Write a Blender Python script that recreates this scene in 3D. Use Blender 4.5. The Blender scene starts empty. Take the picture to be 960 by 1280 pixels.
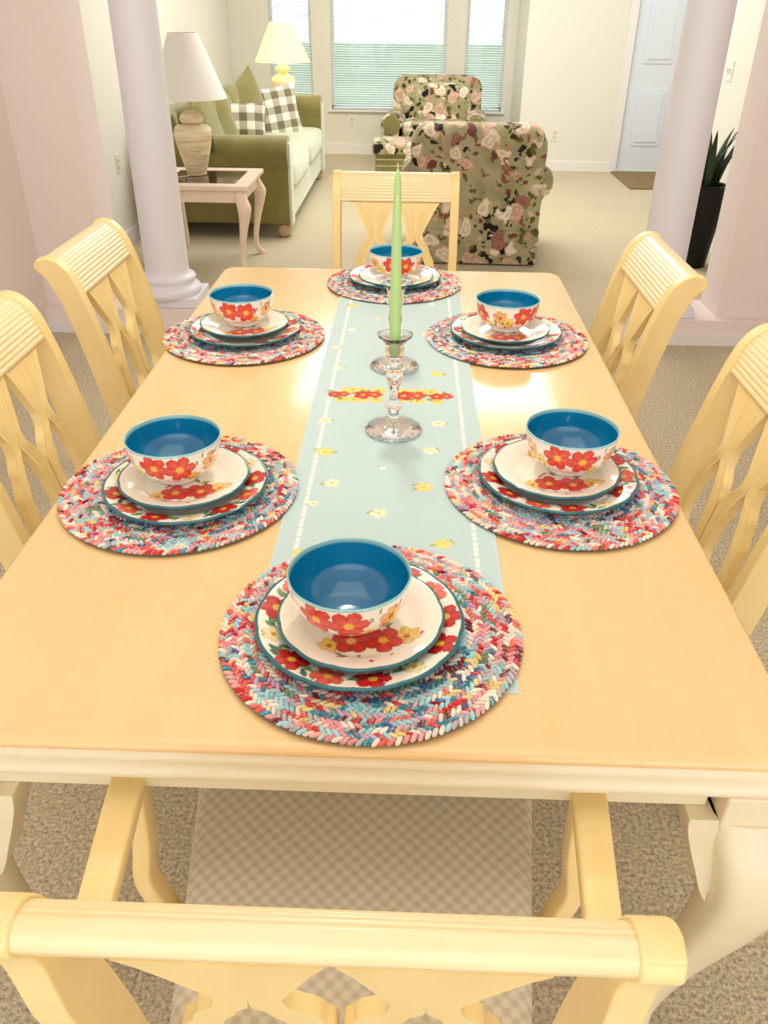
import bpy, bmesh, math, random
import numpy as np
from mathutils import Vector, Matrix
PI = math.pi
R = math.radians
rnd = random.Random(7)
COL = bpy.context.scene.collection

# ------------------------------------------------------------------ helpers
def lin(c):
    c = c / 255.0
    return c / 12.92 if c <= .04045 else ((c + .055) / 1.055) ** 2.4
def rgb(r, g, b): return (lin(r), lin(g), lin(b), 1.0)

def new_mat(name, col=(.8, .8, .8, 1), rough=.5, spec=.5, coat=0, metal=0, sheen=0):
    m = bpy.data.materials.new(name); m.use_nodes = True
    b = m.node_tree.nodes['Principled BSDF']
    b.inputs['Base Color'].default_value = col
    b.inputs['Roughness'].default_value = rough
    b.inputs['Specular IOR Level'].default_value = spec
    b.inputs['Coat Weight'].default_value = coat
    b.inputs['Coat Roughness'].default_value = .08
    b.inputs['Metallic'].default_value = metal
    b.inputs['Sheen Weight'].default_value = sheen
    return m, m.node_tree, b
def nd(nt, t, **kw):
    n = nt.nodes.new(t)
    for k, v in kw.items(): setattr(n, k, v)
    return n
def coords(nt, kind='Object', scale=(1, 1, 1)):
    tc = nd(nt, 'ShaderNodeTexCoord'); mp = nd(nt, 'ShaderNodeMapping')
    mp.inputs['Scale'].default_value = scale
    nt.links.new(tc.outputs[kind], mp.inputs['Vector'])
    return mp.outputs['Vector']
def ramp(nt, fac, stops, interp='LINEAR'):
    r = nd(nt, 'ShaderNodeValToRGB'); r.color_ramp.interpolation = interp
    e = r.color_ramp.elements
    e[0].position, e[0].color = stops[0]; e[1].position, e[1].color = stops[-1]
    for p, c in stops[1:-1]:
        x = e.new(p); x.color = c
    nt.links.new(fac, r.inputs['Fac'])
    return r.outputs['Color']
def bump(nt, b, h, strength=.2, dist=.01):
    n = nd(nt, 'ShaderNodeBump'); n.inputs['Strength'].default_value = strength
    n.inputs['Distance'].default_value = dist
    nt.links.new(h, n.inputs['Height']); nt.links.new(n.outputs['Normal'], b.inputs['Normal'])
def noise(nt, vec, scale, detail=3, rough=.5):
    n = nd(nt, 'ShaderNodeTexNoise'); n.inputs['Scale'].default_value = scale
    n.inputs['Detail'].default_value = detail; n.inputs['Roughness'].default_value = rough
    nt.links.new(vec, n.inputs['Vector']); return n.outputs['Fac']
def math_n(nt, op, a, b=None, c=None):
    n = nd(nt, 'ShaderNodeMath', operation=op)
    for i, v in enumerate((a, b, c)):
        if v is None: continue
        if isinstance(v, (int, float)): n.inputs[i].default_value = v
        else: nt.links.new(v, n.inputs[i])
    return n.outputs[0]
def mix(nt, fac, a, b):
    n = nd(nt, 'ShaderNodeMix', data_type='RGBA')
    for key, v in ((0, fac), (6, a), (7, b)):
        if isinstance(v, (int, float, tuple)): n.inputs[key].default_value = v
        else: nt.links.new(v, n.inputs[key])
    return n.outputs[2]

def props(o, label=None, cat=None, group=None, kind=None):
    if label: o['label'] = label
    if cat: o['category'] = cat
    if group: o['group'] = group
    if kind: o['kind'] = kind
    return o
def thing(name, label, cat, loc=(0, 0, 0), rz=0, group=None):
    o = bpy.data.objects.new(name, None); COL.objects.link(o)
    o.location = loc; o.rotation_euler = (0, 0, rz); o.empty_display_size = .1
    return props(o, label, cat, group)
def obj(name, bm, mat, parent=None, smooth=True, bevel=0, segs=3, subsurf=0, angle=None):
    me = bpy.data.meshes.new(name)
    if isinstance(bm, tuple): me.from_pydata(bm[0], [], bm[1])
    else:
        bmesh.ops.recalc_face_normals(bm, faces=bm.faces[:]); bm.to_mesh(me); bm.free()
    if mat: me.materials.append(mat)
    o = bpy.data.objects.new(name, me); COL.objects.link(o)
    if parent: o.parent = parent
    if smooth:
        for p in me.polygons: p.use_smooth = True
    if bevel:
        m = o.modifiers.new('b', 'BEVEL'); m.width = bevel; m.segments = segs; m.limit_method = 'ANGLE'; m.angle_limit = R(40)
        m.harden_normals = True
    if subsurf:
        m = o.modifiers.new('s', 'SUBSURF'); m.levels = m.render_levels = subsurf
    if smooth and not bevel and not subsurf and angle is None: angle = 35
    if smooth and angle:
        try: me.set_sharp_from_angle(angle=R(angle))
        except Exception: pass
    return o
def struct(name, bm, mat, parent=None, **kw):
    o = obj(name, bm, mat, parent, **kw)
    if not parent: o['kind'] = 'structure'
    return o
def box(bm, x0, x1, y0, y1, z0, z1):
    v = [bm.verts.new(p) for p in ((x0,y0,z0),(x1,y0,z0),(x1,y1,z0),(x0,y1,z0),(x0,y0,z1),(x1,y0,z1),(x1,y1,z1),(x0,y1,z1))]
    for f in ((0,3,2,1),(4,5,6,7),(0,1,5,4),(1,2,6,5),(2,3,7,6),(3,0,4,7)): bm.faces.new([v[i] for i in f])
    return v
def BX(*a):
    bm = bmesh.new()
    if a and isinstance(a[0], (tuple, list)):
        for t in a: box(bm, *t)
    else: box(bm, *a)
    return bm
def lathe(bm, prof, seg=32, c=(0, 0), mod=None, cap=True):
    rings = []
    for r, z in prof:
        ring = []
        for i in range(seg):
            t = 2 * PI * i / seg; rr = r if mod is None else mod(r, z, t)
            ring.append(bm.verts.new((c[0] + rr * math.cos(t), c[1] + rr * math.sin(t), z)))
        rings.append(ring)
    for a, b in zip(rings, rings[1:]):
        for i in range(seg):
            bm.faces.new((a[i], a[(i + 1) % seg], b[(i + 1) % seg], b[i]))
    if cap:
        bm.faces.new(rings[0][::-1]); bm.faces.new(rings[-1])
    return rings
def LATHE(prof, seg=32, c=(0, 0), mod=None, cap=True):
    bm = bmesh.new(); lathe(bm, prof, seg, c, mod, cap); return bm
def catmull(pts, n=4, closed=False):
    out = []; N = len(pts); P = [Vector(p) for p in pts]
    for i in range(N if closed else N - 1):
        if closed: a, b, c, d = P[(i-1) % N], P[i], P[(i+1) % N], P[(i+2) % N]
        else: a, b, c, d = P[max(i-1, 0)], P[i], P[i+1], P[min(i+2, N-1)]
        for k in range(n):
            t = k / n
            out.append(.5 * ((2*b) + (c-a)*t + (2*a-5*b+4*c-d)*t*t + (3*b-a-3*c+d)*t**3))
    if not closed: out.append(P[-1])
    return out
def extrude_poly(bm, pts, fn):
    """pts: 2D loop; fn(p, side) -> 3D for side 0/1"""
    A = [bm.verts.new(fn(p, 0)) for p in pts]; B = [bm.verts.new(fn(p, 1)) for p in pts]
    n = len(pts)
    bm.faces.new(A); bm.faces.new(B[::-1])
    for i in range(n): bm.faces.new((A[i], B[i], B[(i+1) % n], A[(i+1) % n]))
def tube(bm, path, rads, seg=12, square=False, rot=0):
    """sweep a round or square section along a path"""
    P = [Vector(p) for p in path]; rings = []
    if isinstance(rads, (int, float)): rads = [rads] * len(P)
    up0 = None
    for i, p in enumerate(P):
        d = (P[min(i+1, len(P)-1)] - P[max(i-1, 0)]).normalized()
        ref = Vector((1, 0, 0)) if abs(d.x) < .8 else Vector((0, 1, 0))
        if up0 is not None: ref = up0
        u = (ref - d * ref.dot(d)).normalized(); w = d.cross(u); up0 = u
        r = rads[i]; rx, ry = (r if isinstance(r, tuple) else (r, r)); ring = []
        for k in range(seg):
            t = 2*PI*k/seg + rot; c, s = math.cos(t), math.sin(t)
            if square:
                e = .35; c = math.copysign(abs(c)**e, c); s = math.copysign(abs(s)**e, s)
            ring.append(bm.verts.new(p + u*c*rx + w*s*ry))
        rings.append(ring)
    for a, b in zip(rings, rings[1:]):
        for k in range(seg): bm.faces.new((a[k], a[(k+1) % seg], b[(k+1) % seg], b[k]))
    bm.faces.new(rings[0][::-1]); bm.faces.new(rings[-1])
def super_ell(bm, c, dims, e1=.35, e2=.35, nu=32, nv=18, M=None, fn=None):
    """soft rounded block"""
    def pw(x, e): return math.copysign(abs(x)**e, x)
    rings = []
    for j in range(1, nv):
        v = -PI/2 + PI*j/nv; ring = []
        for i in range(nu):
            u = 2*PI*i/nu
            p = Vector((dims[0]/2*pw(math.cos(v), e1)*pw(math.cos(u), e2), dims[1]/2*pw(math.cos(v), e1)*pw(math.sin(u), e2), dims[2]/2*pw(math.sin(v), e1)))
            if fn: p = fn(p)
            if M: p = M @ p
            ring.append(bm.verts.new(p + Vector(c)))
        rings.append(ring)
    def pole(s):
        p = Vector((0, 0, s*dims[2]/2)); p = fn(p) if fn else p
        return bm.verts.new((M @ p if M else p) + Vector(c))
    lo, hi = pole(-1), pole(1)
    for a, b in zip(rings, rings[1:]):
        for i in range(nu): bm.faces.new((a[i], a[(i+1) % nu], b[(i+1) % nu], b[i]))
    for i in range(nu):
        bm.faces.new((lo, rings[0][(i+1) % nu], rings[0][i])); bm.faces.new((hi, rings[-1][i], rings[-1][(i+1) % nu]))
def SE(c, dims, e1=.35, e2=.35, **k):
    bm = bmesh.new(); super_ell(bm, c, dims, e1, e2, **k); return bm
def pillow_bm(w, h, t, n=22):
    """knife-edge cushion lying in XZ, thickness along Y, slightly drawn in sides"""
    bm = bmesh.new(); F = []
    for s in (-1, 1):
        g = []
        for j in range(n+1):
            row = []
            for i in range(n+1):
                u = -1 + 2*i/n; v = -1 + 2*j/n
                puff = ((1-u**4)*(1-v**4))**.6
                pin = 1 - .10*(1-v*v)*abs(u)**3; pin2 = 1 - .10*(1-u*u)*abs(v)**3
                row.append(bm.verts.new((u*w/2*pin, s*(t/2*puff+.003), v*h/2*pin2)))
            g.append(row)
        for j in range(n):
            for i in range(n): bm.faces.new((g[j][i], g[j][i+1], g[j+1][i+1], g[j+1][i]))
        F.append(g)
    bmesh.ops.remove_doubles(bm, verts=bm.verts[:], dist=.0065)
    return bm
def copy_tree(o, parent=None):
    c = o.copy(); COL.objects.link(c); c.parent = parent
    for ch in o.children:
        if ch is not c: copy_tree(ch, c)
    return c
def set_colors(o, cols, name='Col'):
    at = o.data.color_attributes.new(name, 'FLOAT_COLOR', 'POINT')
    a = np.ones((len(o.data.vertices), 4), dtype=np.float32); a[:, :3] = cols[:, :3]
    at.data.foreach_set('color', a.ravel())
def attr_mat(name, rough=.4, coat=0, spec=.5, sheen=0):
    m, nt, b = new_mat(name, rough=rough, coat=coat, spec=spec, sheen=sheen)
    a = nd(nt, 'ShaderNodeVertexColor'); a.layer_name = 'Col'
    nt.links.new(a.outputs['Color'], b.inputs['Base Color'])
    return m, nt, b

# ------------------------------------------------------------------ materials
def wood_mat(name, c1, c2, rough=.35, coat=.25, axis=(3, 30, 30)):
    m, nt, b = new_mat(name, rough=rough, coat=coat)
    v = coords(nt, 'Object', axis); f = noise(nt, v, 2.2, 4, .55)
    nt.links.new(ramp(nt, f, [(.3, c1), (.7, c2)]), b.inputs['Base Color'])
    return m
M_table_top = wood_mat('honey_wood', rgb(246, 204, 142), rgb(249, 212, 154), .22, .5, (6, 1.2, 6))
M_table = wood_mat('cream_wood', rgb(238, 222, 186), rgb(243, 229, 196), .35, .3, (2, 8, 8))
M_chair = wood_mat('chair_wood', rgb(247, 216, 144), rgb(251, 226, 160), .38, .2, (10, 10, 4))
M_crest = wood_mat('crest_wood', rgb(247, 222, 168), rgb(250, 229, 182), .35, .3, (4, 14, 14))
M_whitewood = wood_mat('pale_pickled_wood', rgb(243, 216, 196), rgb(250, 228, 208), .4, .2, (4, 4, 4))

M_wall, nt, b = new_mat('dining_wall_paint', rgb(248, 234, 228), .75, .2)
bump(nt, b, noise(nt, coords(nt), 90, 3), .05, .003)
M_wall2, nt, b = new_mat('living_wall_paint', rgb(240, 237, 226), .75, .2)
bump(nt, b, noise(nt, coords(nt), 90, 3), .05, .003)
M_col, _, _ = new_mat('column_paint', rgb(244, 242, 250), .4, .4)
M_trim, _, _ = new_mat('white_trim_paint', rgb(246, 242, 240), .4, .4)
M_ceil, _, _ = new_mat('ceiling_paint', rgb(245, 243, 238), .9, .1)
M_door, _, _ = new_mat('door_paint', rgb(232, 240, 252), .35, .4)

M_carpet, nt, b = new_mat('beige_carpet', rough=.95, spec=.05, sheen=.2)
v = coords(nt); f1 = noise(nt, v, 120, 3, .75); f2 = noise(nt, v, 1.6, 3, .5)
c1 = ramp(nt, f1, [(.36, rgb(112, 92, 50)), (.5, rgb(200, 180, 134)), (.64, rgb(240, 222, 178))])
c2 = ramp(nt, f2, [(.3, rgb(202, 200, 188)), (.7, rgb(218, 214, 200))])
nt.links.new(mix(nt, .34, c1, c2), b.inputs['Base Color']); bump(nt, b, f1, .6, .006)

M_seat, nt, b = new_mat('woven_check_fabric', rough=.7, spec=.3, sheen=.3)
v = coords(nt, 'Object'); sx = nd(nt, 'ShaderNodeSeparateXYZ'); nt.links.new(v, sx.inputs[0])
s1 = math_n(nt, 'SINE', math_n(nt, 'MULTIPLY', sx.outputs[0], 2*PI/.020))
s2 = math_n(nt, 'SINE', math_n(nt, 'MULTIPLY', sx.outputs[1], 2*PI/.020))
pr = math_n(nt, 'ADD', math_n(nt, 'MULTIPLY', s1, s2), .0)
nt.links.new(ramp(nt, math_n(nt, 'MULTIPLY_ADD', pr, .5, .5), [(.2, rgb(216, 203, 176)), (.8, rgb(238, 228, 204))]), b.inputs['Base Color'])
bump(nt, b, pr, .15, .002)

M_teal, _, _ = new_mat('teal_glaze', rgb(0, 118, 160), .12, .5, coat=.6)
M_ceramic, _, _ = attr_mat('painted_ceramic', .14, .5)
M_braid, _, _ = attr_mat('braided_cotton', .85, 0, .2, .2)
M_braid_base, _, _ = new_mat('braid_backing', rgb(108, 104, 90), .9)
M_runner, nt, b = attr_mat('printed_runner_cloth', .85, 0, .2, .2)
v = coords(nt, 'Object', (1, 1, 1)); bump(nt, b, noise(nt, v, 900, 2), .1, .001)
M_candle, nt, b = new_mat('green_wax', rgb(188, 226, 150), .35, .4)
b.inputs['Subsurface Weight'].default_value = .25; b.inputs['Subsurface Radius'].default_value = (.01, .012, .006)
M_wick, _, _ = new_mat('pale_wick', rgb(246, 240, 190), .8)
M_glass = bpy.data.materials.new('cut_crystal'); M_glass.use_nodes = True
nt = M_glass.node_tree; nt.nodes.clear()
o_ = nd(nt, 'ShaderNodeOutputMaterial'); g = nd(nt, 'ShaderNodeBsdfPrincipled')
g.inputs['Base Color'].default_value = (1, .97, .98, 1); g.inputs['Roughness'].default_value = .02
g.inputs['Transmission Weight'].default_value = 1; g.inputs['IOR'].default_value = 1.42
nt.links.new(g.outputs[0], o_.inputs[0])

M_olive, nt, b = new_mat('olive_upholstery', rough=.8, spec=.25, sheen=.5)
f = noise(nt, coords(nt), 6, 3)
nt.links.new(ramp(nt, f, [(.3, rgb(124, 116, 60)), (.7, rgb(142, 134, 76))]), b.inputs['Base Color'])
M_sage, nt, b = new_mat('sage_upholstery', rough=.75, spec=.3, sheen=.6)
f = noise(nt, coords(nt), 6, 3)
nt.links.new(ramp(nt, f, [(.3, rgb(198, 206, 170)), (.7, rgb(212, 218, 186))]), b.inputs['Base Color'])
M_olive_dark, _, _ = new_mat('dark_olive_piping', rgb(70, 66, 34), .9)

def gingham(name, period):
    m, nt, b = new_mat(name, rough=.85, spec=.2, sheen=.2)
    v = coords(nt, 'Object'); sx = nd(nt, 'ShaderNodeSeparateXYZ'); nt.links.new(v, sx.inputs[0])
    def st(s):
        return math_n(nt, 'GREATER_THAN', math_n(nt, 'SINE', math_n(nt, 'MULTIPLY_ADD', s, 2*PI/period, .4)), 0)
    k = math_n(nt, 'MULTIPLY', math_n(nt, 'ADD', st(sx.outputs[0]), st(sx.outputs[2])), .5)
    nt.links.new(ramp(nt, k, [(0, rgb(245, 240, 224)), (.4, rgb(186, 178, 156)), (.8, rgb(124, 114, 90))], 'CONSTANT'), b.inputs['Base Color'])
    return m
M_plaid = gingham('gingham_cloth', .12)

# floral upholstery: khaki ground, dark leaves, white and mauve blooms
M_floral, nt, b = new_mat('floral_upholstery', rough=.8, spec=.2, sheen=.2)
v0 = coords(nt, 'Object')
nv = nd(nt, 'ShaderNodeTexNoise'); nv.inputs['Scale'].default_value = 9; nv.inputs['Detail'].default_value = 5
nt.links.new(v0, nv.inputs['Vector'])
vm = nd(nt, 'ShaderNodeVectorMath', operation='MULTIPLY_ADD'); vm.inputs[1].default_value = (.16, .16, .16)
nt.links.new(nv.outputs['Color'], vm.inputs[0]); nt.links.new(v0, vm.inputs[2]); vd = vm.outputs[0]
def voro(scale, off):
    mp = nd(nt, 'ShaderNodeMapping'); mp.inputs['Location'].default_value = off; mp.inputs['Scale'].default_value = (scale,)*3
    nt.links.new(vd, mp.inputs['Vector'])
    n = nd(nt, 'ShaderNodeTexVoronoi'); n.inputs['Scale'].default_value = 1; nt.links.new(mp.outputs[0], n.inputs['Vector'])
    s = nd(nt, 'ShaderNodeSeparateColor'); nt.links.new(n.outputs['Color'], s.inputs[0])
    return n.outputs['Distance'], s.outputs[0], s.outputs[1]
base = ramp(nt, noise(nt, v0, 9, 3), [(.35, rgb(156, 150, 110)), (.65, rgb(184, 176, 140))])
def blob(base, scale, off, rad, keep, stops, inter=False):
    d, ra, rb = voro(scale, off)
    k = math_n(nt, 'MULTIPLY', math_n(nt, 'LESS_THAN', d, rad), math_n(nt, 'LESS_THAN', ra, keep))
    c = ramp(nt, rb, stops, 'CONSTANT')
    sh = ramp(nt, math_n(nt, 'MULTIPLY', math_n(nt, 'SINE', math_n(nt, 'MULTIPLY', d, 22)), 1), [(0, (.74, .66, .6, 1)), (.6, (1, 1, 1, 1))])
    mm = nd(nt, 'ShaderNodeMix', data_type='RGBA', blend_type='MULTIPLY'); mm.inputs[0].default_value = .8
    nt.links.new(c, mm.inputs[6]); nt.links.new(sh, mm.inputs[7])
    return mix(nt, k, base, mm.outputs[2])
base = blob(base, 20, (3, 1, 2), .40, .75, [(0, rgb(110, 108, 60)), (.4, rgb(64, 60, 36)), (.75, rgb(150, 100, 78)), (.9, rgb(200, 168, 132))])
base = blob(base, 13, (7, 4, 1), .45, .5, [(0, rgb(34, 34, 30)), (.35, rgb(110, 108, 60)), (.6, rgb(128, 74, 72)), (.8, rgb(206, 168, 144))])
base = blob(base, 9.5, (1, 9, 5), .50, .62, [(0, rgb(224, 190, 168)), (.3, rgb(170, 116, 104)), (.36, rgb(244, 230, 206)), (.95, rgb(252, 244, 226))])
nt.links.new(base, b.inputs['Base Color'])

M_black, _, _ = new_mat('black_glazed_pottery', rgb(8, 7, 7), .3, .3)
M_leaf, _, _ = new_mat('dark_green_leaf', rgb(34, 58, 26), .4)
M_foot, _, _ = new_mat('bun_foot_wood', rgb(206, 170, 140), .4)
M_darkglass, nt, b = new_mat('smoked_glass_top', rgb(70, 44, 34), .08, .5, coat=.5)
M_lampbody, nt, b = new_mat('streaked_stoneware', rough=.5)
f = noise(nt, coords(nt, 'Object', (2, 2, 22)), 3, 4, .6)
nt.links.new(ramp(nt, f, [(.35, rgb(222, 190, 142)), (.5, rgb(246, 230, 190)), (.65, rgb(252, 242, 212))]), b.inputs['Base Color'])
M_lampyellow, _, _ = new_mat('yellow_stoneware', rgb(232, 228, 200), .4)
M_brass, _, _ = new_mat('brass', rgb(200, 170, 100), .3, metal=1)
M_shade, nt, b = new_mat('linen_lamp_shade', rgb(250, 247, 240), .9)
M_shade_lit, nt, b = new_mat('lit_lamp_shade', rgb(255, 244, 170), .9)
b.inputs['Emission Color'].default_value = (1.0, .86, .42, 1); b.inputs['Emission Strength'].default_value = .75
M_mat, nt, b = new_mat('coir_door_mat', rough=.95)
nt.links.new(ramp(nt, noise(nt, coords(nt), 60, 3), [(.3, rgb(110, 88, 56)), (.7, rgb(156, 134, 92))]), b.inputs['Base Color'])
M_lawn, nt, b = new_mat('lawn_grass', rough=.95)
nt.links.new(ramp(nt, noise(nt, coords(nt), .35, 5), [(.3, rgb(84, 106, 76)), (.7, rgb(122, 140, 104))]), b.inputs['Base Color'])
M_sky_pale, _, _ = new_mat('sky_pale_ground', rgb(222, 238, 244), .3, .5)  # sky brightness put into the colour of the far ground
M_slat, _, _ = new_mat('blind_slat', rgb(240, 246, 246), .4)
M_pane = bpy.data.materials.new('window_glass'); M_pane.use_nodes = True
nt = M_pane.node_tree; nt.nodes.clear()
o_ = nd(nt, 'ShaderNodeOutputMaterial'); t_ = nd(nt, 'ShaderNodeBsdfTransparent'); t_.inputs[0].default_value = (.93, .98, .97, 1)
gl = nd(nt, 'ShaderNodeBsdfGlossy'); gl.inputs['Roughness'].default_value = .02
ms = nd(nt, 'ShaderNodeMixShader'); ms.inputs[0].default_value = .06
nt.links.new(t_.outputs[0], ms.inputs[1]); nt.links.new(gl.outputs[0], ms.inputs[2]); nt.links.new(ms.outputs[0], o_.inputs[0])
M_plastic, _, _ = new_mat('ivory_plastic', rgb(244, 240, 228), .35)
M_socket, _, _ = new_mat('socket_plastic', rgb(214, 208, 192), .4)
M_knob, _, _ = new_mat('brushed_metal', rgb(180, 176, 168), .3, metal=1)

# ------------------------------------------------------------------ room shell
H = 2.75
XL, XR = -1.78, 1.95            # dining room side walls
struct('floor', BX(-2.6, 3.6, -3.0, 9.5, -.1, 0), M_carpet, smooth=False)
struct('ceiling', BX(-2.6, 3.6, -3.0, 9.5, H, H+.1), M_ceil, smooth=False)
struct('wall_dining_left', BX(XL-.15, XL, -3.0, 3.67, 0, H), M_wall, smooth=False)
struct('wall_dining_right', BX(XR, XR+.15, -3.0, 3.42, 0, H), M_wall, smooth=False)
struct('wall_pilaster_left', BX(XL, -1.46, 3.42, 3.67, .125, H), M_wall, smooth=False)
struct('wall_pilaster_right', BX(1.59, 2.30, 3.42, 3.67, .125, H), M_wall, smooth=False)
# low curbs the columns stand on
struct('wall_curb_left', BX(XL, -.99, 3.36, 3.70, 0, .125), M_wall, smooth=False, bevel=.004)
struct('wall_curb_right', BX(1.10, XR+.35, 3.36, 3.70, 0, .125), M_wall, smooth=False, bevel=.004)
struct('baseboard_curb_left', BX((XL, -.975, 3.345, 3.36, 0, .055), (-.99, -.975, 3.36, 3.70, 0, .055)), M_trim, smooth=False)
struct('baseboard_curb_right', BX((1.085, XR, 3.345, 3.36, 0, .055), (1.085, 1.10, 3.36, 3.70, 0, .055)), M_trim, smooth=False)
struct('baseboard_dining_left', BX(XL, XL+.012, -3, 3.345, 0, .06), M_trim, smooth=False)
struct('baseboard_dining_right', BX(XR-.012, XR, -3, 3.345, 0, .06), M_trim, smooth=False)
# living room
LX = -1.90
struct('wall_living_left', BX(LX-.15, LX, 3.67, 9.3, 0, H), M_wall2, smooth=False)
struct('wall_living_right', BX(2.15, 2.30, 3.67, 6.15, 0, H), M_wall2, smooth=False)
struct('wall_foyer_front', BX(2.30, 3.45, 6.0, 6.15, 0, H), M_wall2, smooth=False)
struct('wall_foyer_right', BX(3.30, 3.45, 6.15, 8.4, 0, H), M_wall2, smooth=False)
D0, D1, DZ = 2.135, 3.05, 2.03
struct('wall_door', BX((1.12, D0, 8.4, 8.55, 0, H), (D1, 3.45, 8.4, 8.55, 0, H), (D0, D1, 8.4, 8.55, DZ, H)), M_wall2, smooth=False)
struct('wall_bay_right', BX(1.12, 1.27, 8.55, 9.3, 0, H), M_wall2, smooth=False)
WINS = [(-1.49, -1.04), (-.84, .39), (.59, 1.01)]
WZ0, WZ1 = .45, 2.25
segs_ = [(LX-.15, WINS[0][0], 9.3, 9.45, 0, H), (WINS[0][1], WINS[1][0], 9.3, 9.45, 0, H), (WINS[1][1], WINS[2][0], 9.3, 9.45, 0, H), (WINS[2][1], 1.27, 9.3, 9.45, 0, H)]
for a, c in WINS:
    segs_ += [(a, c, 9.3, 9.45, 0, WZ0), (a, c, 9.3, 9.45, WZ1, H)]
struct('wall_window', BX(*segs_), M_wall2, smooth=False)
struct('baseboard_window', BX(LX, 1.12, 9.285, 9.3, 0, .10), M_trim, smooth=False)
struct('baseboard_living_left', BX(LX, LX+.015, 3.67, 9.285, 0, .09), M_trim, smooth=False)
struct('baseboard_door_wall', BX((1.12, D0-.075, 8.385, 8.4, 0, .09), (D1+.075, 3.30, 8.385, 8.4, 0, .09)), M_trim, smooth=False)
struct('baseboard_bay', BX(1.105, 1.12, 8.40, 9.285, 0, .09), M_trim, smooth=False)
struct('baseboard_living_right', BX(2.135, 2.15, 3.70, 6.15, 0, .09), M_trim, smooth=False)
struct('trim_1', BX((D0-.075, D0, 8.38, 8.4, 0, DZ+.075), (D1, D1+.075, 8.38, 8.4, 0, DZ+.075), (D0-.075, D1+.075, 8.378, 8.4, DZ, DZ+.075)), M_trim, smooth=False)

# six-panel door
bm = BX(D0+.015, D1-.015, 8.42, 8.46, .012, DZ-.01)
dr = struct('door_1', bm, M_door, smooth=False, bevel=.002)
cx = (D0+D1)/2
for (z0, z1) in ((.24, .76), (.97, 1.58), (1.68, 1.90)):
    for (a, c) in ((D0+.12, cx-.05), (cx+.05, D1-.12)):
        bm = bmesh.new()
        # raised moulding ring and field
        for (o1, y0) in ((0, 8.412), (.035, 8.404)):
            box(bm, a+o1, c-o1, y0, 8.421, z0+o1, z1-o1)
        bmesh.ops.bevel(bm, geom=bm.edges[:], offset=.006, segments=2, affect='EDGES')
        obj('door_panel', bm, M_door, dr)
h = obj('door_knob', LATHE([(.001, 0), (.03, .003), (.03, .01), (.012, .02), (.012, .04), (.026, .05), (.028, .065), (.018, .076), (.001, .078)], 20), M_knob, dr)
h.rotation_euler = (R(90), 0, 0); h.location = (D1-.09, 8.42, 1.0)

# windows with panes, sills and blinds
for i, (a, c) in enumerate(WINS):
    bm = bmesh.new(); t = .035
    for bx in ((a, a+t, 9.36, 9.42, WZ0, WZ1), (c-t, c, 9.36, 9.42, WZ0, WZ1), (a, c, 9.36, 9.42, WZ0, WZ0+t), (a, c, 9.36, 9.42, WZ1-t, WZ1)): box(bm, *bx)
    w = struct('window_%d' % (i+1), bm, M_trim, smooth=False)
    obj('window_pane', BX(a+t, c-t, 9.388, 9.392, WZ0+t, WZ1-t), M_pane, w, smooth=False)
    obj('window_sill', BX(a-.03, c+.03, 9.262, 9.36, WZ0-.022, WZ0), M_trim, w, smooth=False, bevel=.004)
    th = thing('window_blind', ['white slatted blind in the narrow window behind the lit lamp', 'wide white slatted blind in the middle window', 'white slatted blind in the narrow window beside the corner wall'][i], 'blind', ((a+c)/2, 9.33, WZ0), 0, 'window blinds')
    bm = bmesh.new(); hw = (c-a)/2-.012; z = .02; tilt = R(22)
    while z < WZ1-WZ0-.05:
        dy, dz = .0115*math.cos(tilt), .0115*math.sin(tilt)
        vs = [bm.verts.new(p) for p in ((-hw, -dy, z-dz), (hw, -dy, z-dz), (hw, dy, z+dz), (-hw, dy, z+dz))]
        vt = [bm.verts.new((p.co.x, p.co.y, p.co.z+.0012)) for p in vs]
        for f in ((0, 3, 2, 1),): bm.faces.new([vs[k] for k in f])
        bm.faces.new(vt)
        for k in range(4): bm.faces.new((vs[k], vs[(k+1) % 4], vt[(k+1) % 4], vt[k]))
        z += .0225
    obj('slats', bm, M_slat, th, smooth=False)
    obj('head_rail', BX(-hw, hw, -.02, .02, WZ1-WZ0-.05, WZ1-WZ0-.005), M_slat, th, smooth=False)
    obj('bottom_rail', BX(-hw, hw, -.012, .012, .002, .014), M_slat, th, smooth=False)
# outdoors seen through the blinds
struct('ground_lawn', BX(-40, 40, 9.46, 46, -.3, -.2), M_lawn, smooth=False)
struct('ground_bright_band', BX(-120, 120, 46, 400, -.35, -.25), M_sky_pale, smooth=False)  # added plane, stands in for the bright sky band behind the blinds

# columns
def column(name, x, y):
    root = thing(name, 'x', 'column', (x, y, .125))
    root['kind'] = 'structure'; del root['category']; del root['label']
    obj('plinth', BX(-.165, .165, -.12, .16, 0, .05), M_col, root, smooth=False, bevel=.006)
    pr = [(.155, .05), (.160, .06), (.162, .075), (.155, .088), (.140, .094), (.132, .10), (.131, .112), (.137, .12), (.140, .13), (.134, .14), (.120, .146), (.112, .155), (.108, .17)]
    obj('base_moulding', LATHE(pr, 64), M_col, root, angle=60)
    sh = [(.108, .168)] + [(.107-.013*(t/10)**1.3, .168 + t/10*(2.30)) for t in range(1, 11)]
    obj('shaft', LATHE(sh, 64), M_col, root, angle=60)
    obj('capital', LATHE([(.094, 2.465), (.11, 2.475), (.11, 2.49), (.10, 2.50), (.13, 2.54), (.14, 2.56), (.14, H-.126)], 64), M_col, root)
    return root
column('column', -1.168, 3.50)
column('column', 1.303, 3.50)

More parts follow.
